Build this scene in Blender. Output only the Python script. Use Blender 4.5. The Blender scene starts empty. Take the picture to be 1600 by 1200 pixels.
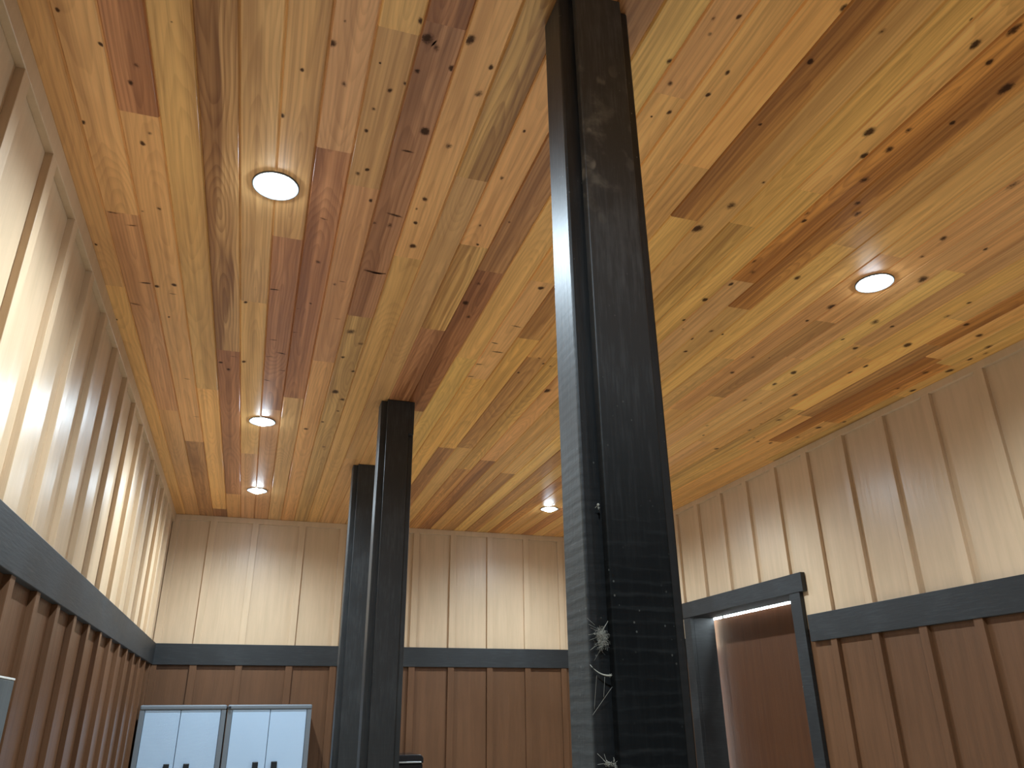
import bpy, bmesh, math, random
from mathutils import Vector, Matrix

# ------------------------------------------------------------------ camera, world, exposure
SC = bpy.context.scene
COL = SC.collection
ZC = 1.605                                   # eye height above the floor (metres)
F_PX = 1210.574                              # focal length for a 1600 px wide frame
cam_d = bpy.data.cameras.new('camera'); cam = bpy.data.objects.new('camera', cam_d); COL.objects.link(cam)
cam_d.sensor_fit = 'HORIZONTAL'; cam_d.sensor_width = 36.0; cam_d.lens = F_PX/1600*36.0
cam_d.clip_start = 0.02; cam_d.clip_end = 200
R_ = (0.9523277055, -0.3049075515, -0.0101649576)
U_ = (-0.1122194776, -0.3810929181, 0.9177009190)
W_ = (0.2836877336, 0.8728113042, 0.3971419104)
cam.matrix_world = Matrix(((R_[0], U_[0], -W_[0], 0), (R_[1], U_[1], -W_[1], 0), (R_[2], U_[2], -W_[2], ZC), (0, 0, 0, 1)))
SC.camera = cam
SC.view_settings.view_transform = 'Standard'; SC.view_settings.look = 'None'
SC.view_settings.gamma = 1.0; SC.view_settings.use_curve_mapping = False
SC.view_settings.exposure = 0.27

wd = bpy.data.worlds.new('daylight'); SC.world = wd; wd.use_nodes = True
bg = wd.node_tree.nodes['Background']
bg.inputs['Color'].default_value = (0.80, 0.93, 1.0, 1); bg.inputs['Strength'].default_value = 32.0
LAMP_STRENGTH = 105.0                        # glow of every recessed bulb
LAMP_WATTS = 118.0                            # beam of every recessed bulb
LAMP_COLOR = (0.70, 0.87, 1.0, 1)

# ------------------------------------------------------------------ room dimensions
XL, XR, YF, YB = -0.660, 2.966, 6.243, -2.6
ZT = ZC + 1.4434                             # ceiling
RT, RB = ZC + 0.5174, ZC + 0.3754            # dark rail, top and bottom
DT, DB = ZC + 0.7545, ZC + 0.6484            # door header, top and bottom
DY0, DY1 = 3.895, 5.030                      # door opening along the right wall
WT = 0.165                                   # wall thickness
# ------------------------------------------------------------------ mesh helpers
def add_box(bm, x0, x1, y0, y1, z0, z1, mi=0):
    vs = [bm.verts.new(p) for p in ((x0,y0,z0),(x1,y0,z0),(x1,y1,z0),(x0,y1,z0),(x0,y0,z1),(x1,y0,z1),(x1,y1,z1),(x0,y1,z1))]
    fs = []
    for q in ((3,2,1,0),(4,5,6,7),(0,1,5,4),(1,2,6,5),(2,3,7,6),(3,0,4,7)):
        f = bm.faces.new([vs[i] for i in q]); f.material_index = mi; fs.append(f)
    return vs, fs
def add_lathe(bm, prof, seg=40, mi=0, close=True):
    rings = []
    for r, z in prof:
        if r < 1e-6: rings.append([bm.verts.new((0,0,z))])
        else: rings.append([bm.verts.new((r*math.cos(2*math.pi*i/seg), r*math.sin(2*math.pi*i/seg), z)) for i in range(seg)])
    for a, b in zip(rings, rings[1:]):
        for i in range(seg):
            j = (i+1) % seg
            if len(a) == 1: f = bm.faces.new((a[0], b[i], b[j]))
            elif len(b) == 1: f = bm.faces.new((a[i], a[j], b[0]))
            else: f = bm.faces.new((a[i], a[j], b[j], b[i]))
            f.material_index = mi; f.smooth = True
def add_tube(bm, pts, rad, seg=6, mi=0):
    pts = [Vector(p) for p in pts]; rings = []
    rads = rad if isinstance(rad, (list, tuple)) else [rad]*len(pts)
    for i, p in enumerate(pts):
        t = (pts[min(i+1, len(pts)-1)] - pts[max(i-1, 0)]).normalized()
        a = t.orthogonal().normalized(); b = t.cross(a)
        rings.append([bm.verts.new(p + (a*math.cos(2*math.pi*k/seg) + b*math.sin(2*math.pi*k/seg))*rads[i]) for k in range(seg)])
    for A, B in zip(rings, rings[1:]):
        for k in range(seg):
            f = bm.faces.new((A[k], A[(k+1)%seg], B[(k+1)%seg], B[k])); f.material_index = mi; f.smooth = True
    for ring in (rings[0][::-1], rings[-1]):
        f = bm.faces.new(ring); f.material_index = mi
def obj(name, bm, mats, parent=None, bevel=0.0, loc=None, segs=2):
    bmesh.ops.recalc_face_normals(bm, faces=bm.faces)
    me = bpy.data.meshes.new(name); bm.to_mesh(me); bm.free()
    for m in (mats if isinstance(mats, (list, tuple)) else [mats]): me.materials.append(m)
    o = bpy.data.objects.new(name, me); COL.objects.link(o)
    if parent: o.parent = parent
    if loc: o.location = loc
    if bevel:
        md = o.modifiers.new('bevel', 'BEVEL'); md.width = bevel; md.segments = segs; md.limit_method = 'ANGLE'; md.angle_limit = math.radians(40)
    return o
def box_obj(name, b, m, parent=None, bevel=0.002):
    bm = bmesh.new(); add_box(bm, *b); return obj(name, bm, m, parent, bevel)
def thing(name, label, cat, loc=(0,0,0), group=None):
    o = bpy.data.objects.new(name, None); COL.objects.link(o); o.location = loc
    o.empty_display_size = 0.1
    return tag(o, label, cat, group)
def tag(o, label, cat, group=None):
    o['label'] = label; o['category'] = cat
    if group: o['group'] = group
    return o
def struct(o, label=None):
    o['kind'] = 'structure'
    if label: o['label'] = label
    return o

# ------------------------------------------------------------------ node helpers
class NT:
    def __init__(s, name):
        s.m = bpy.data.materials.new(name); s.m.use_nodes = True; s.t = s.m.node_tree
        s.b = s.t.nodes['Principled BSDF']; s.o = s.t.nodes['Material Output']
    def n(s, typ, **kw):
        nd = s.t.nodes.new(typ)
        for k, v in kw.items():
            if k.startswith('_'): setattr(nd, k[1:], v)
        return nd
    def l(s, a, b): s.t.links.new(a, b)
    def put(s, sock, v):
        if hasattr(v, 'is_linked') or hasattr(v, 'links'): s.l(v, sock)
        else: sock.default_value = v
    def math(s, op, a, b=0.0, c=None):
        nd = s.n('ShaderNodeMath', _operation=op); s.put(nd.inputs[0], a); s.put(nd.inputs[1], b)
        if c is not None: s.put(nd.inputs[2], c)
        return nd.outputs[0]
    def mix(s, f, a, b, mode='MIX'):
        nd = s.n('ShaderNodeMix', _data_type='RGBA', _blend_type=mode)
        s.put(nd.inputs['Factor'], f); s.put(nd.inputs[6], a); s.put(nd.inputs[7], b); return nd.outputs[2]
    def comb(s, x, y, z):
        nd = s.n('ShaderNodeCombineXYZ'); s.put(nd.inputs[0], x); s.put(nd.inputs[1], y); s.put(nd.inputs[2], z); return nd.outputs[0]
    def noise(s, vec, scale, detail=2.0, rough=0.5, dist=0.0):
        nd = s.n('ShaderNodeTexNoise'); s.l(vec, nd.inputs['Vector'])
        nd.inputs['Scale'].default_value = scale; nd.inputs['Detail'].default_value = detail
        nd.inputs['Roughness'].default_value = rough; nd.inputs['Distortion'].default_value = dist
        return nd.outputs['Fac']
    def scalev(s, vec, v):
        nd = s.n('ShaderNodeVectorMath', _operation='MULTIPLY'); s.l(vec, nd.inputs[0]); nd.inputs[1].default_value = v; return nd.outputs[0]
    def ss(s, v, lo, hi, a=0.0, b=1.0):
        nd = s.n('ShaderNodeMapRange', _interpolation_type='SMOOTHSTEP'); s.put(nd.inputs[0], v)
        nd.inputs[1].default_value = lo; nd.inputs[2].default_value = hi; nd.inputs[3].default_value = a; nd.inputs[4].default_value = b
        return nd.outputs[0]
    def pos(s): return s.n('ShaderNodeTexCoord').outputs['Object']
    def bump(s, h, strength, dist=0.01):
        nd = s.n('ShaderNodeBump'); nd.inputs['Strength'].default_value = strength; nd.inputs['Distance'].default_value = dist
        s.l(h, nd.inputs['Height']); s.l(nd.outputs[0], s.b.inputs['Normal'])
def sr(r, g, b):
    f = lambda c: (c/255/12.92) if c/255 <= 0.04045 else ((c/255+0.055)/1.055)**2.4
    return (f(r), f(g), f(b), 1.0)
def simple(name, col, rough=0.5, spec=0.5, metal=0.0):
    t = NT(name); t.b.inputs['Base Color'].default_value = col; t.b.inputs['Roughness'].default_value = rough
    t.b.inputs['Specular IOR Level'].default_value = spec; t.b.inputs['Metallic'].default_value = metal
    return t.m

# ------------------------------------------------------------------ materials
def painted_boards(name, c1, c2, rough, bump, spec=0.5, streak=(9, 9, 0.7), rvar=0.12):
    t = NT(name); p = t.pos()
    g = t.noise(t.scalev(p, streak), 3.0, 4, 0.6)
    big = t.noise(p, 1.7, 3, 0.55)
    fine = t.noise(t.scalev(p, (60, 60, 4)), 2.0, 3, 0.6)
    f = t.ss(t.math('ADD', t.math('MULTIPLY', g, 0.6), t.math('MULTIPLY', big, 0.4)), 0.36, 0.66)
    t.l(t.mix(f, c1, c2), t.b.inputs['Base Color'])
    t.l(t.math('ADD', rough - rvar/2, t.math('MULTIPLY', big, rvar)), t.b.inputs['Roughness'])
    t.b.inputs['Specular IOR Level'].default_value = spec
    t.bump(t.math('ADD', t.math('MULTIPLY', fine, 0.35), g), bump, 0.004)
    return t.m
M_CREAM = painted_boards('cream_paint', (0.54, 0.385, 0.24, 1), (0.62, 0.44, 0.28, 1), 0.36, 0.35)
M_BROWN = painted_boards('brown_paint', (0.106, 0.048, 0.021, 1), (0.135, 0.061, 0.027, 1), 0.42, 0.45, 0.4)
M_LEAF = painted_boards('brown_door_paint', (0.062, 0.021, 0.006, 1), (0.078, 0.027, 0.008, 1), 0.55, 0.3, 0.3)

def black_paint(name, saw, dust, zlo=None, zhi=None, along='Z', low=(0.003, 0.0042, 0.0048, 1), lowf=0.5, up=1.0, dusty_side=False, spec_low=0.5):
    t = NT(name); p = t.pos()
    sx = t.n('ShaderNodeSeparateXYZ'); t.l(p, sx.inputs[0])
    fibre = t.noise(t.scalev(p, (70, 70, 5) if along == 'Z' else (5, 5, 70)), 2.0, 4, 0.65)
    big = t.noise(p, 5.0, 4, 0.6)
    wv = t.n('ShaderNodeTexWave', _wave_type='BANDS', _bands_direction='Z'); t.l(p, wv.inputs['Vector'])
    wv.inputs['Scale'].default_value = 16; wv.inputs['Distortion'].default_value = 2.6; wv.inputs['Detail'].default_value = 3; wv.inputs['Detail Scale'].default_value = 2.2
    cross = t.noise(t.scalev(p, (9, 9, 130)), 1.0, 3, 0.6)
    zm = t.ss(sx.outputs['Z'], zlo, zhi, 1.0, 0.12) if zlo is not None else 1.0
    sawv = t.math('MULTIPLY', t.math('ADD', t.math('MULTIPLY', wv.outputs['Fac'], 0.45), cross), zm)
    speck = t.n('ShaderNodeTexVoronoi'); t.l(t.scalev(p, (1, 1, 0.8)), speck.inputs['Vector']); speck.inputs['Scale'].default_value = 75
    sp = t.math('MULTIPLY', t.ss(speck.outputs['Distance'], 0.07, 0.13, 1.0, 0.0), t.ss(t.noise(p, 9, 2), 0.5, 0.68))
    worn = t.ss(t.math('ADD', t.math('MULTIPLY', fibre, 0.5), t.math('MULTIPLY', big, 0.5)), 0.44, 0.66)
    c = t.mix(worn, (0.018*up, 0.019*up, 0.0195*up, 1), (0.038*up, 0.040*up, 0.041*up, 1))
    sawv_c = sawv
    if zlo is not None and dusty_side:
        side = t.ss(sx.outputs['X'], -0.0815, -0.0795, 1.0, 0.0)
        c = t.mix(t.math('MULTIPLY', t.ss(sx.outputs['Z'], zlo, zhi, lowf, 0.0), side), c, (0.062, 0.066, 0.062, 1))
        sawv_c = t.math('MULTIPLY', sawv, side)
        c = t.mix(t.math('MULTIPLY', t.ss(sx.outputs['Z'], zlo, zhi+0.3, 0.9, 0.0), t.math('SUBTRACT', 1.0, side)), c, low)  # all but the left face darkened low down: rough paint plus weak light
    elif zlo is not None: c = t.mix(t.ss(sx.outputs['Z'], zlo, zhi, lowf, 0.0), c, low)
    c = t.mix(t.math('MULTIPLY', t.ss(sawv_c, 0.75, 1.15), (0.5 if dusty_side else 0.15)*saw), c, (0.085, 0.095, 0.095, 1))
    c = t.mix(t.math('MULTIPLY', sp, dust), c, (0.42, 0.42, 0.38, 1))
    t.l(c, t.b.inputs['Base Color'])
    t.l(t.math('ADD', 0.36, t.math('MULTIPLY', t.math('ADD', big, t.math('MULTIPLY', zm, 0.5)), 0.2)), t.b.inputs['Roughness'])
    t.b.inputs['Specular IOR Level'].default_value = 0.5
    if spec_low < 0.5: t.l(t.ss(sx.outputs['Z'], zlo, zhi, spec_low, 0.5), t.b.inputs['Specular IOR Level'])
    t.bump(t.math('ADD', t.math('MULTIPLY', fibre, 0.5), t.math('MULTIPLY', sawv, saw*0.6)), 0.32, 0.003)
    return t, p, sx, c
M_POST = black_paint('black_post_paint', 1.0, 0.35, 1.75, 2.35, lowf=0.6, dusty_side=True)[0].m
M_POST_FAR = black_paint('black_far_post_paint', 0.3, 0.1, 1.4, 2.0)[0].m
M_RAIL = black_paint('black_rail_paint', 0.0, 0.05, along='Y', up=0.58)[0].m
# nearest post's front board: dried pale splashes high up
t_, p_, sx_, c_ = black_paint('black_front_board_paint', 0.8, 0.25, 1.72, 2.42, lowf=0.90, up=2.1, spec_low=0.08)  # rough lower part, painted darker still for the weak light there
vor = t_.n('ShaderNodeTexVoronoi'); t_.l(t_.scalev(p_, (1, 1, 0.62)), vor.inputs['Vector']); vor.inputs['Scale'].default_value = 27; vor.inputs['Randomness'].default_value = 1
drop = t_.math('MULTIPLY', t_.ss(vor.outputs['Distance'], 0.22, 0.34, 1, 0), t_.ss(t_.noise(p_, 14, 2), 0.50, 0.62))
smear = t_.ss(t_.noise(p_, 16, 4, 0.6), 0.5, 0.75)
zone = t_.math('MULTIPLY', t_.ss(sx_.outputs['Z'], 2.42, 2.56), t_.ss(sx_.outputs['Z'], 2.78, 2.9, 1, 0))
left = t_.ss(sx_.outputs['X'], -0.02, 0.035, 1.0, 0.2)
ff = t_.math('MULTIPLY', t_.math('MULTIPLY', t_.math('MAXIMUM', t_.math('MULTIPLY', drop, 0.85), t_.math('MULTIPLY', smear, 0.55)), zone), left)
t_.l(t_.mix(ff, c_, (0.26, 0.24, 0.20, 1)), t_.b.inputs['Base Color'])
M_BOARD = t_.m

def cedar():
    t = NT('cedar_boards'); p = t.pos()
    sx = t.n('ShaderNodeSeparateXYZ'); t.l(p, sx.inputs[0]); y = sx.outputs['Y']
    at = t.n('ShaderNodeAttribute', _attribute_name='tint'); ap = t.n('ShaderNodeAttribute', _attribute_name='plank')
    sp = t.n('ShaderNodeSeparateColor'); t.l(ap.outputs['Color'], sp.inputs[0])
    lx = t.math('SUBTRACT', sp.outputs[0], 0.5); seed = sp.outputs[1]; heart = sp.outputs[2]
    s37 = t.math('MULTIPLY', seed, 37.0)
    # slow wander of the pith line and of its depth below the face: gives cathedral arches
    wander = t.noise(t.comb(0.0, t.math('MULTIPLY', y, 0.55), s37), 1.0, 2)
    depth = t.noise(t.comb(5.0, t.math('MULTIPLY', y, 0.7), s37), 1.0, 2, 0.5)
    warp = t.noise(t.comb(t.math('MULTIPLY', lx, 12.0), t.math('MULTIPLY', y, 1.3), s37), 1.0, 2, 0.5)
    h = t.math('ADD', lx, t.math('ADD', t.math('MULTIPLY', t.math('SUBTRACT', wander, 0.5), 0.10), t.math('MULTIPLY', t.math('SUBTRACT', t.math('FRACT', t.math('MULTIPLY', seed, 7.13)), 0.5), 0.05)))
    dd = t.math('ADD', t.math('MULTIPLY', t.math('SUBTRACT', depth, 0.42), 0.34), t.math('MULTIPLY', t.math('SUBTRACT', warp, 0.5), 0.03))
    rad = t.math('SQRT', t.math('ADD', t.math('MULTIPLY', h, h), t.math('MULTIPLY', dd, dd)))
    rad = t.math('ADD', rad, t.math('MULTIPLY', t.math('SUBTRACT', warp, 0.5), 0.016))
    ph = t.math('FRACT', t.math('DIVIDE', rad, 0.0105))
    ring = t.math('MULTIPLY', t.ss(ph, 0.25, 0.9), t.ss(ph, 0.9, 1.0, 1, 0))
    fib = t.noise(t.comb(t.math('MULTIPLY', lx, 330.0), t.math('MULTIPLY', y, 5.0), s37), 1.0, 3, 0.6)
    blot = t.noise(t.comb(t.math('MULTIPLY', lx, 16.0), t.math('MULTIPLY', y, 3.0), s37), 1.0, 3, 0.6)
    streak = t.noise(t.comb(t.math('MULTIPLY', lx, 62.0), t.math('MULTIPLY', y, 0.55), s37), 1.0, 3, 0.6)
    sgn = t.math('SUBTRACT', t.math('MULTIPLY', ap.outputs['Alpha'], 2.0), 1.0)
    band = t.ss(t.math('ADD', t.math('MULTIPLY', t.math('MULTIPLY', lx, sgn), 8.0), t.math('MULTIPLY', t.math('SUBTRACT', t.noise(t.comb(t.math('MULTIPLY', lx, 30.0), t.math('MULTIPLY', y, 1.3), s37), 1.0, 2), 0.5), 1.6)), -0.12, 0.12, 1, 0)
    c = at.outputs['Color']
    c = t.mix(t.math('MULTIPLY', band, heart), c, t.mix(1.0, c, (0.54, 0.44, 0.37, 1), 'MULTIPLY'))
    c = t.mix(t.math('MULTIPLY', t.ss(blot, 0.42, 0.74), 0.26), c, t.mix(1.0, c, (0.62, 0.55, 0.50, 1), 'MULTIPLY'))
    c = t.mix(t.math('MULTIPLY', t.ss(streak, 0.40, 0.68), t.math('ADD', 0.5, t.math('MULTIPLY', heart, 0.45))), c, t.mix(1.0, c, (0.60, 0.50, 0.42, 1), 'MULTIPLY'))
    c = t.mix(t.math('MULTIPLY', t.ss(streak, 0.48, 0.28), 0.5), c, t.mix(1.0, c, (1.12, 1.12, 1.08, 1), 'MULTIPLY'))
    c = t.mix(t.math('MULTIPLY', ring, t.math('ADD', 0.15, t.math('MULTIPLY', heart, 0.35))), c, t.mix(1.0, c, (0.50, 0.38, 0.28, 1), 'MULTIPLY'))
    c = t.mix(t.math('MULTIPLY', t.ss(fib, 0.5, 0.75), 0.22), c, t.mix(1.0, c, (0.58, 0.48, 0.40, 1), 'MULTIPLY'))
    # a knot drawn on its own inlay: the 'knot' value fades to nothing at the rim
    ak = t.n('ShaderNodeAttribute', _attribute_name='knot')
    kf = t.ss(t.math('ADD', ak.outputs['Fac'], t.math('MULTIPLY', t.math('SUBTRACT', t.noise(p, 160, 2), 0.5), 0.5)), 0.22, 0.72)
    halo = t.ss(ak.outputs['Fac'], 0.0, 0.55)
    c = t.mix(t.math('MULTIPLY', halo, 0.38), c, t.mix(1.0, c, (0.55, 0.42, 0.34, 1), 'MULTIPLY'))
    c = t.mix(t.math('MULTIPLY', kf, 0.93), c, (0.040, 0.016, 0.008, 1))
    t.l(c, t.b.inputs['Base Color'])
    t.b.inputs['Roughness'].default_value = 0.36; t.l(t.math('SUBTRACT', 0.42, t.math('MULTIPLY', kf, 0.34)), t.b.inputs['Specular IOR Level'])
    t.bump(t.math('ADD', t.math('MULTIPLY', fib, 0.5), t.math('MULTIPLY', ring, 0.25)), 0.12, 0.002)
    return t.m
M_CEDAR = cedar()

def concrete():
    t = NT('concrete_floor'); p = t.pos()
    n = t.noise(p, 2.2, 5, 0.6)
    t.l(t.mix(n, (0.64, 0.55, 0.43, 1), (0.78, 0.68, 0.54, 1)), t.b.inputs['Base Color']); t.b.inputs['Roughness'].default_value = 0.75
    t.bump(t.noise(p, 40, 4), 0.2, 0.004); return t.m
M_FLOOR = concrete()
def lamp_mat():
    t = NT('bulb_glow'); e = t.n('ShaderNodeEmission'); e.inputs['Color'].default_value = LAMP_COLOR; e.inputs['Strength'].default_value = LAMP_STRENGTH
    t.l(e.outputs[0], t.o.inputs['Surface']); return t.m
M_BULB = lamp_mat()
M_TRIM_WHITE = simple('white_lamp_trim', (0.16, 0.165, 0.17, 1), 0.5, 0.15)
M_CAB = simple('grey_cabinet_plastic', (0.135, 0.150, 0.165, 1), 0.45)
M_HANDLE = simple('black_plastic', (0.012, 0.014, 0.016, 1), 0.35)
M_LID = simple('black_enamel', (0.010, 0.010, 0.011, 1), 0.22)
M_CHROME = simple('dull_steel', (0.55, 0.56, 0.57, 1), 0.3, metal=1.0)
M_GREYBOARD = painted_boards('grey_board_paint', (0.060, 0.070, 0.072, 1), (0.10, 0.11, 0.11, 1), 0.5, 0.3)
M_WHITE = simple('white_edge', (0.70, 0.69, 0.64, 1), 0.6)
def cab_door(name, emboss):
    t = NT(name); p = t.pos()
    sx = t.n('ShaderNodeSeparateXYZ'); t.l(p, sx.inputs[0])
    a = t.math('SINE', t.math('MULTIPLY', t.math('ADD', sx.outputs['X'], sx.outputs['Z']), 420))
    b = t.math('SINE', t.math('MULTIPLY', t.math('SUBTRACT', sx.outputs['X'], sx.outputs['Z']), 420))
    t.b.inputs['Base Color'].default_value = (0.58, 0.68, 0.78, 1); t.b.inputs['Roughness'].default_value = 0.42
    hgt = t.math('MULTIPLY', a, b)
    c = t.mix(t.math('MULTIPLY', t.ss(hgt, -0.2, 0.6), 0.35*emboss), (0.40, 0.515, 0.645, 1), (0.30, 0.395, 0.50, 1)); t.l(c, t.b.inputs['Base Color'])
    t.bump(hgt, 0.25*emboss, 0.003); return t.m
M_DOOR_EMB = cab_door('pale_embossed_plastic', 1.0)
M_DOOR_SM = cab_door('pale_smooth_plastic', 0.15)
def web_mat():
    t = NT('dusty_web'); t.b.inputs['Base Color'].default_value = (0.50, 0.49, 0.42, 1); t.b.inputs['Roughness'].default_value = 0.9; return t.m
M_WEB = web_mat()

# ------------------------------------------------------------------ ceiling: tongue-and-groove cedar, one mesh
ROWS = [(-1, [('O', 2.732),('Y', 99)]),(0, [('T', 2.249),('P', 3.977),('T', 99)]),(1, [('R', 1.773),('T', 4.447),('B', 99)]),(2, [('Y', 3.636),('Y', 5.983),('D', 99)]),(3, [('H', 3.174),('R', 5.534),('T', 99)]),(4, [('G', 2.71),('Y', 4.587),('P', 99)]),(5, [('G', 2.24),('R', 3.824),('P', 99)]),(6, [('P', 1.767),('R', 3.636),('G', 99)]),(7, [('Y', 1.314),('T', 1.904),('P', 3.17),('T', 99)]),(8, [('D', 1.268),('R', 2.712),('K', 99)]),(9, [('O', 2.244),('Y', 99)]),(10, [('Z', 1.776),('T', 4.519),('T', 99)]),(11, [('T', 2.111),('Z', 2.736),('R', 3.651),('T', 99)]),(12, [('B', 2.249),('D', 3.64),('Y', 99)]),(13, [('Y', 1.748),('T', 2.96),('Y', 99)]),(14, [('P', 1.311),('O', 2.262),('P', 3.162),('Y', 99)]),(15, [('T', 1.787),('B', 2.708),('Y', 4.166),('R', 99)]),(16, [('O', 1.535),('T', 2.872),('B', 4.137),('T', 99)]),(17, [('Q', 1.769),('Y', 2.843),('K', 4.538),('B', 99)]),(18, [('T', 2.444),('P', 4.332),('D', 99)]),(19, [('Y', 1.745),('K', 3.42),('T', 99)]),(20, [('G', 1.537),('Y', 3.049),('T', 4.554),('B', 99)]),(21, [('Q', 2.049),('P', 3.555),('Y', 99)]),(22, [('Q', 2.227),('T', 3.849),('B', 99)]),(23, [('T', 1.751),('Y', 3.126),('Y', 99)]),(24, [('G', 2.638),('T', 4.442),('Q', 99)]),(25, [('T', 1.753),('P', 3.247),('T', 99)]),(26, [('P', 2.224),('B', 3.039),('T', 99)]),(27, [('P', 2.55),('P', 3.825),('R', 99)]),(28, [('P', 1.771),('Y', 2.897),('T', 99)]),(29, [('P', 2.359),('T', 3.65),('P', 99)]),(30, [('Y', 2.462),('T', 99)]),(31, [('T', 2.059),('Y', 3.074),('K', 99)]),(32, [('Q', 2.27),('B', 3.14),('T', 3.707),('Y', 99)]),(33, [('T', 2.374),('Q', 3.536),('T', 99)]),(34, [('Y', 2.415),('Q', 3.182),('T', 99)]),(35, [('Y', 2.779),('K', 3.853),('T', 99)])]
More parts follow.
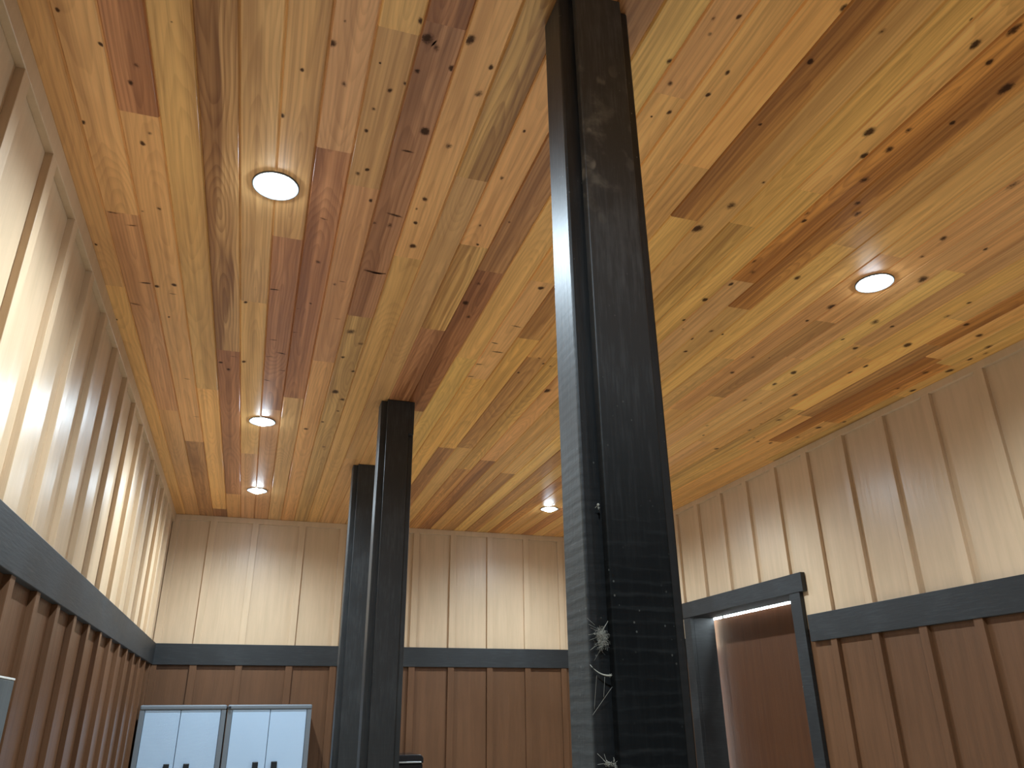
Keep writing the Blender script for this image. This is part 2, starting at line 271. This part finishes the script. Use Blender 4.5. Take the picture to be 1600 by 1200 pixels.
KNOTS = [(-0.561,1.479,0.0063,0),(-0.642,1.604,0.0039,0),(-0.485,1.555,0.0067,0),(-0.414,1.599,0.0084,0),(-0.435,1.663,0.0086,0),(-0.57,1.848,0.0075,0),(-0.409,1.842,0.0071,0),(-0.431,1.89,0.0088,0),(-0.325,1.44,0.0033,0),(-0.415,2.191,0.0091,0),(-0.465,2.22,0.0054,0),(-0.553,2.254,0.0162,1),(-0.505,2.31,0.0167,1),(-0.63,2.46,0.0057,0),(-0.65,2.605,0.008,0),(0.024,1.394,0.0117,0),(-0.037,1.497,0.006,0),(0.065,1.513,0.0094,0),(0.045,1.323,0.0043,0),(-0.079,1.67,0.008,0),(0.142,1.847,0.0091,0),(0.165,1.822,0.0073,0),(0.14,1.663,0.0068,0),(0.147,1.577,0.0066,0),(0.214,1.272,0.0088,0),(0.231,1.316,0.018,0),(0.258,1.337,0.0122,0),(0.229,1.419,0.0079,0),(0.327,1.29,0.0138,0),(0.311,1.385,0.0095,0),(0.396,1.355,0.008,0),(0.391,1.446,0.0117,0),(0.139,1.42,0.0038,0),(0.176,1.501,0.008,0),(0.213,1.467,0.0064,0),(0.29,1.619,0.0156,0),(0.26,1.711,0.0161,1),(0.364,1.657,0.0108,0),(0.35,1.908,0.0098,0),(0.336,1.963,0.006,0),(0.347,2.036,0.0082,0),(0.364,2.167,0.0129,0),(0.543,1.541,0.0054,0),(0.543,1.745,0.0078,0),(0.63,1.946,0.0064,0),(0.546,1.99,0.0063,0),(0.567,2.097,0.0066,0),(0.278,2.015,0.024,1),(0.272,2.073,0.0122,0),(0.223,2.074,0.0081,0),(0.195,1.962,0.0077,0),(0.073,2.357,0.0107,0),(0.069,2.099,0.0118,1),(0.244,2.848,0.023,0),(0.298,2.947,0.0159,0),(0.241,3.1,0.0109,0),(0.302,3.236,0.0114,0),(0.25,3.498,0.021,0),(0.293,3.587,0.0154,0),(0.289,3.748,0.0096,0),(0.229,3.929,0.0099,0),(0.153,4.062,0.0134,0),(0.273,4.338,0.0144,0),(0.638,2.337,0.012,0),(0.627,2.487,0.015,0),(0.667,2.591,0.0129,0),(1.207,3.201,0.0228,0),(1.058,2.871,0.0119,0),(1.095,2.916,0.0075,0),(1.134,2.932,0.0091,0),(1.019,3.039,0.0076,0),(0.182,2.753,0.0123,1),(0.143,2.491,0.0091,0),(0.167,2.465,0.009,1),(0.254,2.367,0.0223,1),(0.292,2.369,0.018,1),(0.821,3.142,0.0182,1),(0.822,3.003,0.0176,1),(0.868,2.861,0.0229,1),(0.871,2.614,0.0189,1),(0.83,2.782,0.014,1),(0.863,2.302,0.0124,0),(-0.556,2.852,0.0198,1),(-0.501,2.676,0.019,1),(-0.466,2.689,0.0106,0),(-0.406,2.661,0.0107,0),(-0.415,2.731,0.0109,1),(-0.443,2.924,0.0058,0),(-0.161,2.718,0.0091,0),(-0.066,2.592,0.0179,1),(-0.208,3.227,0.0131,1),(-0.262,3.304,0.0106,0),(-0.231,3.372,0.0108,0),(-0.166,3.268,0.0106,0),(-0.413,3.536,0.0109,1),(-0.396,4.032,0.0123,1),(0.0,3.318,0.0138,1),(-0.051,3.014,0.0127,1),(-0.064,3.184,0.0159,1),(-0.013,3.136,0.0211,1),(-0.065,3.449,0.0141,1),(0.071,2.659,0.007,0),(0.029,2.713,0.0071,1),(0.027,2.919,0.0125,1),(-0.638,3.004,0.0068,0),(-0.648,2.609,0.006,0),(0.834,1.071,0.0066,0),(0.849,1.111,0.0067,0),(0.886,1.049,0.0066,0),(0.799,1.21,0.0086,0),(0.835,1.273,0.0089,0),(0.952,1.2,0.0072,0),(0.945,1.279,0.0074,0),(0.881,1.363,0.0074,0),(0.844,1.391,0.0037,0),(1.096,0.959,0.0103,0),(1.124,1.111,0.0091,0),(1.225,0.987,0.009,0),(1.134,1.332,0.0059,0),(1.257,1.665,0.0181,0),(1.218,1.804,0.021,0),(1.286,1.539,0.0066,0),(1.433,1.27,0.0168,0),(1.462,0.952,0.0135,0),(1.54,0.984,0.0099,0),(1.512,0.892,0.0173,0),(1.399,0.899,0.0056,0),(1.652,1.038,0.0188,0),(1.53,1.233,0.0107,0),(1.537,1.311,0.0131,0),(1.489,1.353,0.0131,0),(1.563,1.442,0.016,0),(1.5,1.632,0.0119,0),(1.523,1.667,0.0096,0),(1.622,1.54,0.0119,0),(1.661,1.586,0.0146,0),(1.621,1.176,0.0086,0),(2.005,1.332,0.0223,0),(1.507,1.919,0.0128,0),(1.544,1.982,0.0131,0),(1.721,1.969,0.0136,0),(1.516,2.077,0.0107,0),(1.485,2.204,0.0137,0),(2.028,1.615,0.0133,0),(2.045,1.726,0.011,0),(2.217,1.625,0.0083,0),(2.164,1.845,0.0231,0),(1.645,2.424,0.0119,0),(1.699,2.438,0.0075,0),(1.598,2.51,0.009,0),(1.49,2.372,0.0086,0),(1.524,2.442,0.0073,0),(1.639,2.625,0.0093,0),(1.983,2.111,0.0206,0),(2.233,2.167,0.0219,0),(1.964,2.236,0.0091,0),(1.951,2.593,0.013,0),(2.025,2.578,0.0065,0),(1.956,2.762,0.0134,0),(2.223,2.821,0.0142,0),(2.227,2.682,0.0173,0),(2.199,3.037,0.0183,0),(2.328,2.179,0.0096,0),(2.323,2.389,0.0133,0),(2.214,2.333,0.0081,0),(2.475,2.044,0.016,0),(2.469,1.934,0.0094,0),(2.517,2.299,0.0202,0),(2.496,2.529,0.014,0),(2.483,2.606,0.0142,0),(2.738,2.14,0.017,0),(2.606,2.078,0.0132,0),(2.869,2.214,0.0212,0),(2.91,2.268,0.0143,0),(2.885,2.336,0.0144,0),(2.814,2.508,0.0184,0),(2.905,2.459,0.0185,0),(2.831,2.699,0.0114,0),(2.919,2.698,0.0154,0),(2.536,3.228,0.0199,0),(2.484,3.304,0.012,0),(2.573,3.514,0.0125,0),(2.633,3.565,0.0106,0),(2.718,3.564,0.0129,0),(2.805,3.436,0.017,0),(2.479,3.409,0.0163,0),(2.474,3.742,0.0171,0),(2.214,3.413,0.0118,0),(2.275,3.555,0.0081,0),(2.395,2.91,0.0185,0),(2.304,3.05,0.0093,0),(2.892,3.155,0.0124,0),(2.818,3.269,0.0166,0)]

PAL = {'Y': (222,184,122), 'O': (222,175,118), 'T': (217,175,121), 'P': (212,168,124), 'R': (190,142,104), 'D': (174,126,88), 'B': (196,153,106),
       'G': (220,182,128), 'K': (214,178,118), 'H': (216,175,121), 'Z': (218,182,120), 'Q': (198,146,88)}
HEART = {'H': 1.0, 'Z': 0.8, 'Q': 0.6, 'D': 0.7, 'R': 0.55, 'B': 0.5, 'G': 0.3, 'K': 0.4}
PITCH, X0 = 0.0988, -0.576
rnd = random.Random(11)
bm = bmesh.new()
L_t = bm.loops.layers.float_color.new('tint'); L_p = bm.loops.layers.float_color.new('plank'); L_k = bm.loops.layers.float.new('knot')
PLANKS = []
G, GD, TH = 0.0042, 0.005, 0.022
for k, segs in ROWS:
    xa, xb = X0 + PITCH*k, X0 + PITCH*(k+1)
    fx = (xa + xb)/2
    if k == -1: xa = XL
    xb = min(xb, XR)
    if xb - xa < 0.02: continue
    spans, y = [], YB
    for code, ye in segs:
        if not spans:                                   # unseen run behind the camera: random lengths
            while y < min(ye, 9) - 1.9 and y < -0.4:
                yn = y + rnd.uniform(0.5, 1.5)
                spans.append((rnd.choice('YOTPRYTG'), y, yn)); y = yn
        spans.append((code, y, min(ye, YF))); y = min(ye, YF)
    for code, y0, y1 in spans:
        if y1 - y0 < 0.01: continue
        base = sr(*PAL[code]); j = rnd.uniform(0.88, 1.10); jr = rnd.uniform(-0.05, 0.05)
        wm, wg = (0.88, 1.22) if k >= 13 else (0.95, 1.06)  # right-hand rows: warmer boards, tint also brightened in place of bounce light
        tint = (base[0]*j*(1+jr)*1.13*wg, base[1]*j*wg, base[2]*j*(1-jr)*wm, 1)
        seed = rnd.random(); hh = HEART.get(code, rnd.uniform(0.04, 0.2))
        sg = 1.0 if code == 'H' or rnd.random() < 0.5 else 0.0
        PLANKS.append((xa, xb, y0, y1, fx, tint, seed, hh, sg))
        prof = [(xa, ZT+GD), (xa+G, ZT), (xb-G, ZT), (xb, ZT+GD), (xb, ZT+TH), (xa, ZT+TH)]
        r0 = [bm.verts.new((x, y0, z)) for x, z in prof]; r1 = [bm.verts.new((x, y1, z)) for x, z in prof]
        fs = [bm.faces.new((r0[i], r0[(i+1) % 6], r1[(i+1) % 6], r1[i])) for i in range(6)] + [bm.faces.new(r0), bm.faces.new(r1[::-1])]
        for f in fs:
            for lo in f.loops:
                lo[L_t] = tint; lo[L_p] = (lo.vert.co.x - fx + 0.5, seed, hh, sg); lo[L_k] = 0.0
def plank_at(x, y):
    for P in PLANKS:
        if P[0] <= x <= P[1] and P[2] <= y <= P[3]: return P
def knot(x, y, r, bar, dark=1.0):
    P = plank_at(x, y)
    if not P: return
    xa, xb, y0, y1, fx, tint, seed, hh, sg = P
    rx = r*(1.15 if bar else 0.80); ry = r*(0.24 if bar else 1.05)
    z = ZT - 0.0005; n = 14
    ang = rnd.uniform(-0.25, 0.25)
    cx = min(max(x, xa+G+rx*0.35), xb-G-rx*0.35)
    def pt(s, i):
        a = 2*math.pi*i/n; w = s*(1 + 0.10*math.sin(2*a + x*90) + 0.05*math.sin(3*a + y*70) + rnd.uniform(-0.05, 0.05))
        dx, dy = rx*w*math.cos(a), ry*w*math.sin(a)
        return (min(max(cx + dx*math.cos(ang) - dy*math.sin(ang), xa+G), xb-G), min(max(y + dx*math.sin(ang) + dy*math.cos(ang), y0), y1), z)
    c = bm.verts.new((cx, y, z)); inner = [bm.verts.new(pt(0.72, i)) for i in range(n)]; outer = [bm.verts.new(pt(1.55, i)) for i in range(n)]
    val = {c: dark}
    for v in inner: val[v] = 0.62*dark
    for v in outer: val[v] = 0.0
    for i in range(n):
        j = (i+1) % n
        for q in ((c, inner[j], inner[i]), (inner[i], inner[j], outer[j], outer[i])):
            try: f = bm.faces.new(q)
            except ValueError: continue
            if f.normal.z > 0: pass
            for lo in f.loops:
                lo[L_t] = tint; lo[L_p] = (lo.vert.co.x - fx + 0.5, seed, hh, sg); lo[L_k] = val[lo.vert]
for x, y, r, b in KNOTS: knot(x, y, r, b, rnd.choice((1.0, 0.95, 0.85, 0.7, 0.6)))
for i in range(90): knot(rnd.uniform(XL, XR), rnd.uniform(YB, 0.4), rnd.uniform(0.006, 0.014), rnd.random() < 0.2)
ceil = struct(obj('ceiling', bm, M_CEDAR), 'knotty cedar tongue-and-groove plank ceiling')

# ------------------------------------------------------------------ floor and board-and-batten walls
bm = bmesh.new(); add_box(bm, XL-WT, XR+WT+1.2, YB-WT, YF+WT, -0.1, 0.0); struct(obj('floor', bm, M_FLOOR), 'plain concrete floor')
BW, BT = 0.048, 0.020                        # batten width and thickness
MATS = [M_CREAM, M_BROWN]
# left wall
bm = bmesh.new()
add_box(bm, XL-WT, XL, YB, YF, RB+0.07, ZT+0.03, 0); add_box(bm, XL-WT, XL, YB, YF, 0, RB+0.07, 1)
y = 1.617 - 0.3045*13
while y < YF - 0.06:
    add_box(bm, XL-0.001, XL+BT, y, y+BW, RT-0.01, ZT-0.055, 0); y += 0.3045
y = 2.452 - 0.3055*16
while y < YF - 0.06:
    add_box(bm, XL-0.001, XL+BT, y, y+BW, 0.002, RB+0.005, 1); y += 0.3055
struct(obj('wall_left', bm, MATS, bevel=0.0015), 'left wall, cream battens above and brown battens below')
# right wall, with the door opening
J = 0.020
bm = bmesh.new()
for a, b in ((YB, DY0-J), (DY1+J, YF)):
    add_box(bm, XR, XR+WT, a, b, RB+0.07, ZT+0.03, 0); add_box(bm, XR, XR+WT, a, b, 0, RB+0.07, 1)
add_box(bm, XR, XR+WT, DY0-J, DY1+J, DB+J, ZT+0.03, 0)
y = 2.334 - 0.3075*16
while y < YF - 0.06:
    zb = RT-0.01
    if DY0-0.16 < y+BW and y < DY1+0.14: zb = DT-0.002
    add_box(bm, XR-BT, XR+0.001, y, y+BW, zb, ZT-0.03, 0)
    if not (3.74 < y+BW and y < DY1+0.12): add_box(bm, XR-BT, XR+0.001, y, y+BW, 0.002, RB+0.005, 1)
    y += 0.3075
struct(obj('wall_right', bm, MATS, bevel=0.0015), 'right wall, cream battens above and brown battens below, with a doorway')
# far wall
bm = bmesh.new()
add_box(bm, XL-WT, XR+WT, YF, YF+WT, RB+0.07, ZT+0.03, 0); add_box(bm, XL-WT, XR+WT, YF, YF+WT, 0, RB+0.07, 1)
for x in (XL+0.004, -0.393, -0.087, 0.262, 0.577, 0.868, 1.168, 1.476, 1.790, 2.106, 2.415, 2.725):
    add_box(bm, x, x+BW, YF-BT, YF+0.001, RT-0.01, ZT-0.035, 0); add_box(bm, x, x+BW, YF-BT, YF+0.001, 0.002, RB+0.005, 1)
struct(obj('wall_far', bm, MATS, bevel=0.0015), 'far wall, cream battens above and brown battens below')
# wall behind the camera
bm = bmesh.new()
add_box(bm, XL-WT, XR+WT, YB-WT, YB, RB+0.07, ZT+0.03, 0); add_box(bm, XL-WT, XR+WT, YB-WT, YB, 0, RB+0.07, 1)
x = XL + 0.004
while x < XR - 0.05:
    add_box(bm, x, x+BW, YB-0.001, YB+BT, RT-0.01, ZT-0.05, 0); add_box(bm, x, x+BW, YB-0.001, YB+BT, 0.002, RB+0.005, 1); x += 0.305
struct(obj('wall_back', bm, MATS), 'wall behind the viewpoint')

# ------------------------------------------------------------------ trim: cream cornice strips and the dark rail
RTK = 0.026
struct(box_obj('trim_1', (XL-0.001, XL+BT+0.001, YB, YF, ZT-0.062, ZT-0.0006), M_CREAM), 'cream strip under the ceiling on the left wall')
struct(box_obj('trim_2', (XR-BT-0.001, XR+0.001, YB, YF, ZT-0.036, ZT-0.0006), M_CREAM), 'cream strip under the ceiling on the right wall')
struct(box_obj('trim_3', (XL+BT+0.001, XR-BT-0.001, YF-BT-0.001, YF+0.001, ZT-0.041, ZT-0.0006), M_CREAM), 'cream strip under the ceiling on the far wall')
struct(box_obj('trim_4', (XL-0.001, XL+RTK, YB+RTK, YF-RTK, RB, RT), M_RAIL), 'black rail along the left wall')
struct(box_obj('trim_5', (XL, XR, YF-RTK, YF+0.001, RB, RT), M_RAIL), 'black rail along the far wall')
struct(box_obj('trim_6', (XR-RTK, XR+0.001, YB+RTK, 3.766, RB, RT), M_RAIL), 'black rail along the right wall')
struct(box_obj('trim_7', (XR-RTK, XR+0.001, DY1+0.13, YF-RTK, RB, RT), M_RAIL), 'short black rail beyond the doorway')
struct(box_obj('trim_8', (XL, XR, YB-0.001, YB+RTK, RB, RT), M_RAIL), 'black rail on the wall behind the viewpoint')

# ------------------------------------------------------------------ doorway and sliding door
d = bpy.data.objects.new('door_1', None); COL.objects.link(d); d.location = (XR+WT+0.03, (DY0+DY1)/2, 0); d.empty_display_size = 0.1
struct(d, 'brown sliding door in a black-framed doorway, daylight along its top and side')
O = Vector(d.location)
def dbox(name, b, m, bevel=0.002):
    return box_obj(name, (b[0]-O.x, b[1]-O.x, b[2]-O.y, b[3]-O.y, b[4], b[5]), m, d, bevel)
CT = 0.030
dbox('door_leaf', (XR+WT+0.028, XR+WT+0.068, DY0-0.30, DY1+0.075, 0.015, DB-0.007), M_LEAF)
dbox('header', (XR-CT, XR+0.001, 3.762, DY1+0.135, DB, DT), M_RAIL)
dbox('casing', (XR-CT+0.004, XR+0.001, 3.802, DY0, 0.002, DB), M_RAIL)
dbox('casing', (XR-CT+0.004, XR+0.001, DY1, DY1+0.094, 0.002, DB), M_RAIL)
dbox('jamb', (XR+0.001, XR+WT, DY0-J, DY0, 0.002, DB), M_RAIL)
dbox('jamb', (XR+0.001, XR+WT, DY1, DY1+J, 0.002, DB), M_RAIL)
dbox('jamb', (XR+0.001, XR+WT, DY0-J, DY1+J, DB, DB+J), M_RAIL)
dbox('hanger', (XR+WT+0.030, XR+WT+0.036, 4.955, 4.972, DB-0.10, DB+0.25), M_HANDLE, 0.001)
dbox('track', (XR+WT+0.022, XR+WT+0.075, DY0-0.5, DY1+0.35, DB+0.20, DB+0.25), M_HANDLE)

# ------------------------------------------------------------------ posts
PX0, PX1 = 0.4785, 0.6425
def post(yf, label, m_core, m_board, top_block=False, dep=0.088):
    r = thing('wooden_post', label, 'post', ((PX0+PX1)/2, yf+dep/2, 0), 'black built-up posts down the middle of the room')
    ox, oy = r.location.x, r.location.y
    def pb(name, b, m, bv=0.003): return box_obj(name, (b[0]-ox, b[1]-ox, b[2]-oy, b[3]-oy, b[4], b[5]), m, r, bv)
    top = ZT - 0.0008
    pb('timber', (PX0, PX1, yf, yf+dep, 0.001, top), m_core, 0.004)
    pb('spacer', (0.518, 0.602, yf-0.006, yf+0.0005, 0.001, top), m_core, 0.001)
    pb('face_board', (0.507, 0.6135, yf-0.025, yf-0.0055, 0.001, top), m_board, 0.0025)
    if top_block: pb('corner_block', (0.6137, 0.6395, yf-0.023, yf+0.0005, ZC+1.272, top), m_board, 0.002)
    return r
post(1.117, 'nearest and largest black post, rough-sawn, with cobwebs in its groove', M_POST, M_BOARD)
post(3.545, 'middle black post, the right one of the two standing close together', M_POST_FAR, M_POST_FAR, True)
post(4.632, 'farthest black post, partly hidden behind the middle post', M_POST_FAR, M_POST_FAR)

# ------------------------------------------------------------------ recessed lights
def make_light(x, y, label):
    r = thing('recessed_light', label, 'ceiling light', (x, y, ZT), 'round recessed ceiling lights')
    return r
def fill_light(r):
    bm = bmesh.new(); add_lathe(bm, [(0.0480, -0.0006), (0.0485, -0.0010), (0.0630, -0.0040), (0.0648, -0.0052), (0.0666, -0.0042), (0.0670, -0.0006), (0.0480, -0.0006)]); obj('trim_ring', bm, M_TRIM_WHITE, r)
    bm = bmesh.new()
    pr = [(0.0440, -0.0006)] + [(0.0440*math.cos(a), -0.0010-0.0210*math.sin(a)) for a in (math.pi/2*i/8 for i in range(0, 8))] + [(0.0, -0.0220)]
    add_lathe(bm, pr); obj('bulb', bm, M_BULB, r)
SPOTS = [(-0.080, 1.972, 'ceiling light nearest the left wall at the upper left, biggest and brightest'),
         (-0.072, 4.006, 'middle-sized ceiling light of the left row, between the biggest and smallest'),
         (-0.074, 5.389, 'small ceiling light at the far end of the left row'),
         (2.012, 1.916, 'lone large ceiling light at the right of the nearest black post'),
         (2.015, 5.330, 'small far ceiling light just left of the nearest black post'),
         (2.013, 3.960, 'added ceiling light in the right row, unseen behind the nearest black post'),  # unseen lamp, added to help the room reach its brightness
         (-0.078, -0.100, 'added ceiling light of the left row, unseen above the viewpoint'),  # added out of view to brighten the near left wall
         (2.012, -1.450, 'added ceiling light of the right row, unseen well behind the viewpoint')]  # added out of view for more light from behind
lamp_d = bpy.data.lights.new('downlight', 'SPOT'); lamp_d.energy = LAMP_WATTS; lamp_d.color = LAMP_COLOR[:3]
lamp_d.spot_size = math.radians(162); lamp_d.spot_blend = 1.0; lamp_d.shadow_soft_size = 0.02
first = None
for x, y, lab in SPOTS:
    r = make_light(x, y, lab)
    lo = bpy.data.objects.new('downlight', lamp_d); COL.objects.link(lo); lo.parent = r; lo.location = (0, 0, -0.030)
    if first is None: fill_light(r); first = r
    else:
        for ch in [q for q in first.children if q.type == 'MESH']:
            c = ch.copy(); COL.objects.link(c); c.parent = r

# ------------------------------------------------------------------ storage cabinets in the far left corner
def cabinet(x0, x1, split, handles, m_door, label):
    yf, yb, zt = 5.838, YF-BT-0.004, ZC+0.107
    r = thing('storage_cabinet', label, 'cabinet', ((x0+x1)/2, (yf+yb)/2, 0), 'pair of storage cabinets in the corner')
    ox, oy = r.location.x, r.location.y
    def cb(name, b, m, bv=0.003, par=None): return box_obj(name, (b[0]-ox, b[1]-ox, b[2]-oy, b[3]-oy, b[4], b[5]), m, par or r, bv)
    bm = bmesh.new(); fw = 0.030
    for b in ((x0, x0+fw, yf, yb, 0.001, zt-0.03), (x1-fw, x1, yf, yb, 0.001, zt-0.03), (x0+fw, x1-fw, yf+0.03, yb, 0.001, zt-0.03), (x0+fw, x1-fw, yf, yf+0.03, 0.001, 0.06)):
        add_box(bm, b[0]-ox, b[1]-ox, b[2]-oy, b[3]-oy, b[4], b[5])
    obj('body', bm, M_CAB, r, 0.002)
    cb('top', (x0-0.001, x1+0.001, yf-0.004, yb, zt-0.0295, zt), M_CAB, 0.008)
    for a, b, (h0, h1) in ((x0+fw+0.002, split-0.0015, handles[0]), (split+0.0015, x1-fw-0.002, handles[1])):
        dr = cb('door', (a, b, yf+0.004, yf+0.029, 0.062, zt-0.031), m_door, 0.003)
        cb('handle', (h0, h1, yf-0.014, yf+0.0045, ZC-0.42, ZC-0.236), M_HANDLE, 0.004, dr)
    return r
cabinet(-0.626, -0.103, -0.380, ((-0.437, -0.403), (-0.320, -0.285)), M_DOOR_EMB, 'pale embossed two-door storage cabinet tight in the far left corner')
cabinet(-0.094, 0.445, 0.177, ((0.097, 0.133), (0.214, 0.252)), M_DOOR_SM, 'pale smooth two-door storage cabinet, right one of the corner pair')
# catch that ties the two tops together
c2 = [o for o in COL.objects if o.name.startswith('storage_cabinet')][1]
bm = bmesh.new()
for a in (-0.086,): add_box(bm, a-c2.location.x, a+0.012-c2.location.x, 5.826-c2.location.y, 5.8345-c2.location.y, ZC+0.083, ZC+0.098)
add_box(bm, -0.0935-c2.location.x, -0.084-c2.location.x, 5.828-c2.location.y, 5.8345-c2.location.y, ZC+0.088, ZC+0.094)
obj('latch', bm, M_HANDLE, c2, 0.001)

# ------------------------------------------------------------------ black cabinet peeking out behind the middle post
r = thing('black_cabinet', 'black cabinet with a rounded top corner, peeking out low beside the middle post', 'cabinet', (0.975, 6.02, 0))
bm = bmesh.new(); add_box(bm, -0.25, 0.25, -0.17, 0.19, 0.001, 1.335); obj('body', bm, M_LID, r, 0.012)
bm = bmesh.new(); vs, fs = add_box(bm, -0.25, 0.25, -0.185, 0.19, 1.3352, 1.388)
ed = [e for e in bm.edges if abs(e.verts[0].co.x - e.verts[1].co.x) < 1e-6 and abs(e.verts[0].co.z - e.verts[1].co.z) < 1e-6 and e.verts[0].co.z > 1.36]
bmesh.ops.bevel(bm, geom=ed, offset=0.03, segments=6, affect='EDGES', profile=0.5)
obj('lid', bm, M_LID, r, 0.003)
bm = bmesh.new(); add_box(bm, -0.245, 0.235, -0.190, -0.1845, 1.338, 1.346); obj('metal_strip', bm, M_CHROME, r, 0.0015)

# ------------------------------------------------------------------ grey board on the left wall at the frame's edge
r = thing('wall_board', 'dark grey board with a white top edge on the brown left wall, at the far left', 'board', (XL+BT+0.0125, 2.10, 1.2))
box_obj('panel', (-0.012, 0.013, -0.520, 0.522, -0.40, 0.518), M_GREYBOARD, r, 0.003)
box_obj('top_edge', (-0.012, 0.014, -0.520, 0.523, 0.5182, 0.5235), M_WHITE, r, 0.001)['label'] = 'white top edge'

# ------------------------------------------------------------------ dusty cobwebs in the groove of the nearest post
wr = random.Random(5)
YW = 1.108
def strand(bm, a, b, rad=0.00028, sag=0.0, n=7):
    pts = []
    for i in range(n+1):
        t = i/n; p = Vector(a).lerp(Vector(b), t); p.z -= sag*4*t*(1-t); pts.append(p)
    add_tube(bm, pts, rad, 5)
def fuzz(bm, c, rx, rz, n, ry=0.006, rad=0.0003):
    for i in range(n):
        a = Vector((c[0]+wr.gauss(0, rx), c[1]+wr.gauss(0, ry*0.5), c[2]+wr.gauss(0, rz)))
        b = a + Vector((wr.gauss(0, rx), wr.gauss(0, ry*0.5), wr.gauss(0, rz)))
        m = (a+b)/2 + Vector((wr.gauss(0, rx*0.4), 0, wr.gauss(0, rz*0.4)))
        add_tube(bm, [a, m, b], rad, 4)
def web(name, label, build):
    bm = bmesh.new(); build(bm)
    for v in bm.verts: v.co.y = min(v.co.y, 1.1165)
    o = obj('cobweb', bm, M_WEB); tag(o, label, 'cobweb', 'cobwebs on the nearest post')
    return o
def w1(bm):
    c = (0.4960, YW, ZC+0.1165)
    fuzz(bm, c, 0.0030, 0.0034, 150, rad=0.00017); fuzz(bm, (c[0]+0.002, YW, c[2]-0.007), 0.0042, 0.004, 120, rad=0.00013); fuzz(bm, (c[0]+0.001, YW, c[2]-0.016), 0.0045, 0.004, 90, rad=0.00011)
    strand(bm, (0.5055, 1.1035, ZC+0.1335), (0.4945, YW, ZC+0.1145), 0.0004)
    for dx, dz, ex, ez in ((-0.019, 0.022, -0.010, 0.011), (-0.014, 0.008, -0.004, 0.002), (-0.018, -0.002, -0.004, 0), (-0.017, -0.010, -0.002, -0.004), (-0.0165, 0.013, -0.002, 0.004)):
        strand(bm, (c[0]+dx, 1.1155, c[2]+dz), (c[0]+ex, YW, c[2]+ez), 0.00012)
    strand(bm, (0.4790, 1.114, ZC+0.0925), (0.5050, 1.1035, ZC+0.1000), 0.0002, -0.004)
    strand(bm, (0.4965, YW, ZC+0.098), (0.4850, 1.115, ZC+0.078), 0.00012)
    fuzz(bm, (0.4845, YW, ZC+0.1155), 0.0006, 0.0006, 10, 0.001)
def w2(bm):
    pts = []
    for i in range(11):
        t = i/10; x = 0.4775 + 0.0285*t; z = ZC + 0.0725 - 0.0160*(1-(1-t)**2.4) + 0.0005*t
        pts.append((x, 1.114 - 0.0105*t, z))
    add_tube(bm, pts, [0.0003+0.0011*(i/10) for i in range(11)], 6)
    fuzz(bm, (0.5045, 1.1035, ZC+0.0575), 0.0011, 0.0012, 16, 0.001)
    strand(bm, (0.4860, 1.111, ZC+0.0575), (0.4810, 1.114, ZC+0.012), 0.00014)
    strand(bm, (0.5060, 1.103, ZC+0.0415), (0.4785, 1.115, ZC+0.0045), 0.0002)
    strand(bm, (0.4975, 1.108, ZC+0.056), (0.4950, 1.110, ZC+0.028), 0.00018)
def w3(bm):
    fuzz(bm, (0.4940, YW, ZC-0.0585), 0.0017, 0.0013, 50, 0.003, 0.0004); fuzz(bm, (0.5020, 1.104, ZC-0.0590), 0.0024, 0.0022, 26, 0.002)
    for i in range(6): strand(bm, (0.494, YW, ZC-0.058), (0.494+wr.uniform(-0.014, 0.010), 1.113, ZC-0.058+wr.uniform(-0.004, 0.013)), 0.0002)
def w4(bm):
    bmesh.ops.create_uvsphere(bm, u_segments=10, v_segments=8, radius=0.0021, matrix=Matrix.Translation((0.5003, 1.104, ZC+0.3110)))
    fuzz(bm, (0.5008, 1.104, ZC+0.3060), 0.0008, 0.0016, 20, 0.001)
    strand(bm, (0.5000, 1.104, ZC+0.3105), (0.4975, 1.110, ZC+0.3070), 0.0005)
web('a', 'dusty cobweb tuft spread across the groove of the nearest post', w1)
web('b', 'curved cobweb strand below the tuft on the nearest post', w2)
web('c', 'white cobweb clump lowest in the nearest post\'s groove, at the bottom of the frame', w3)
web('d', 'tiny white cobweb blob highest in the nearest post\'s groove', w4)
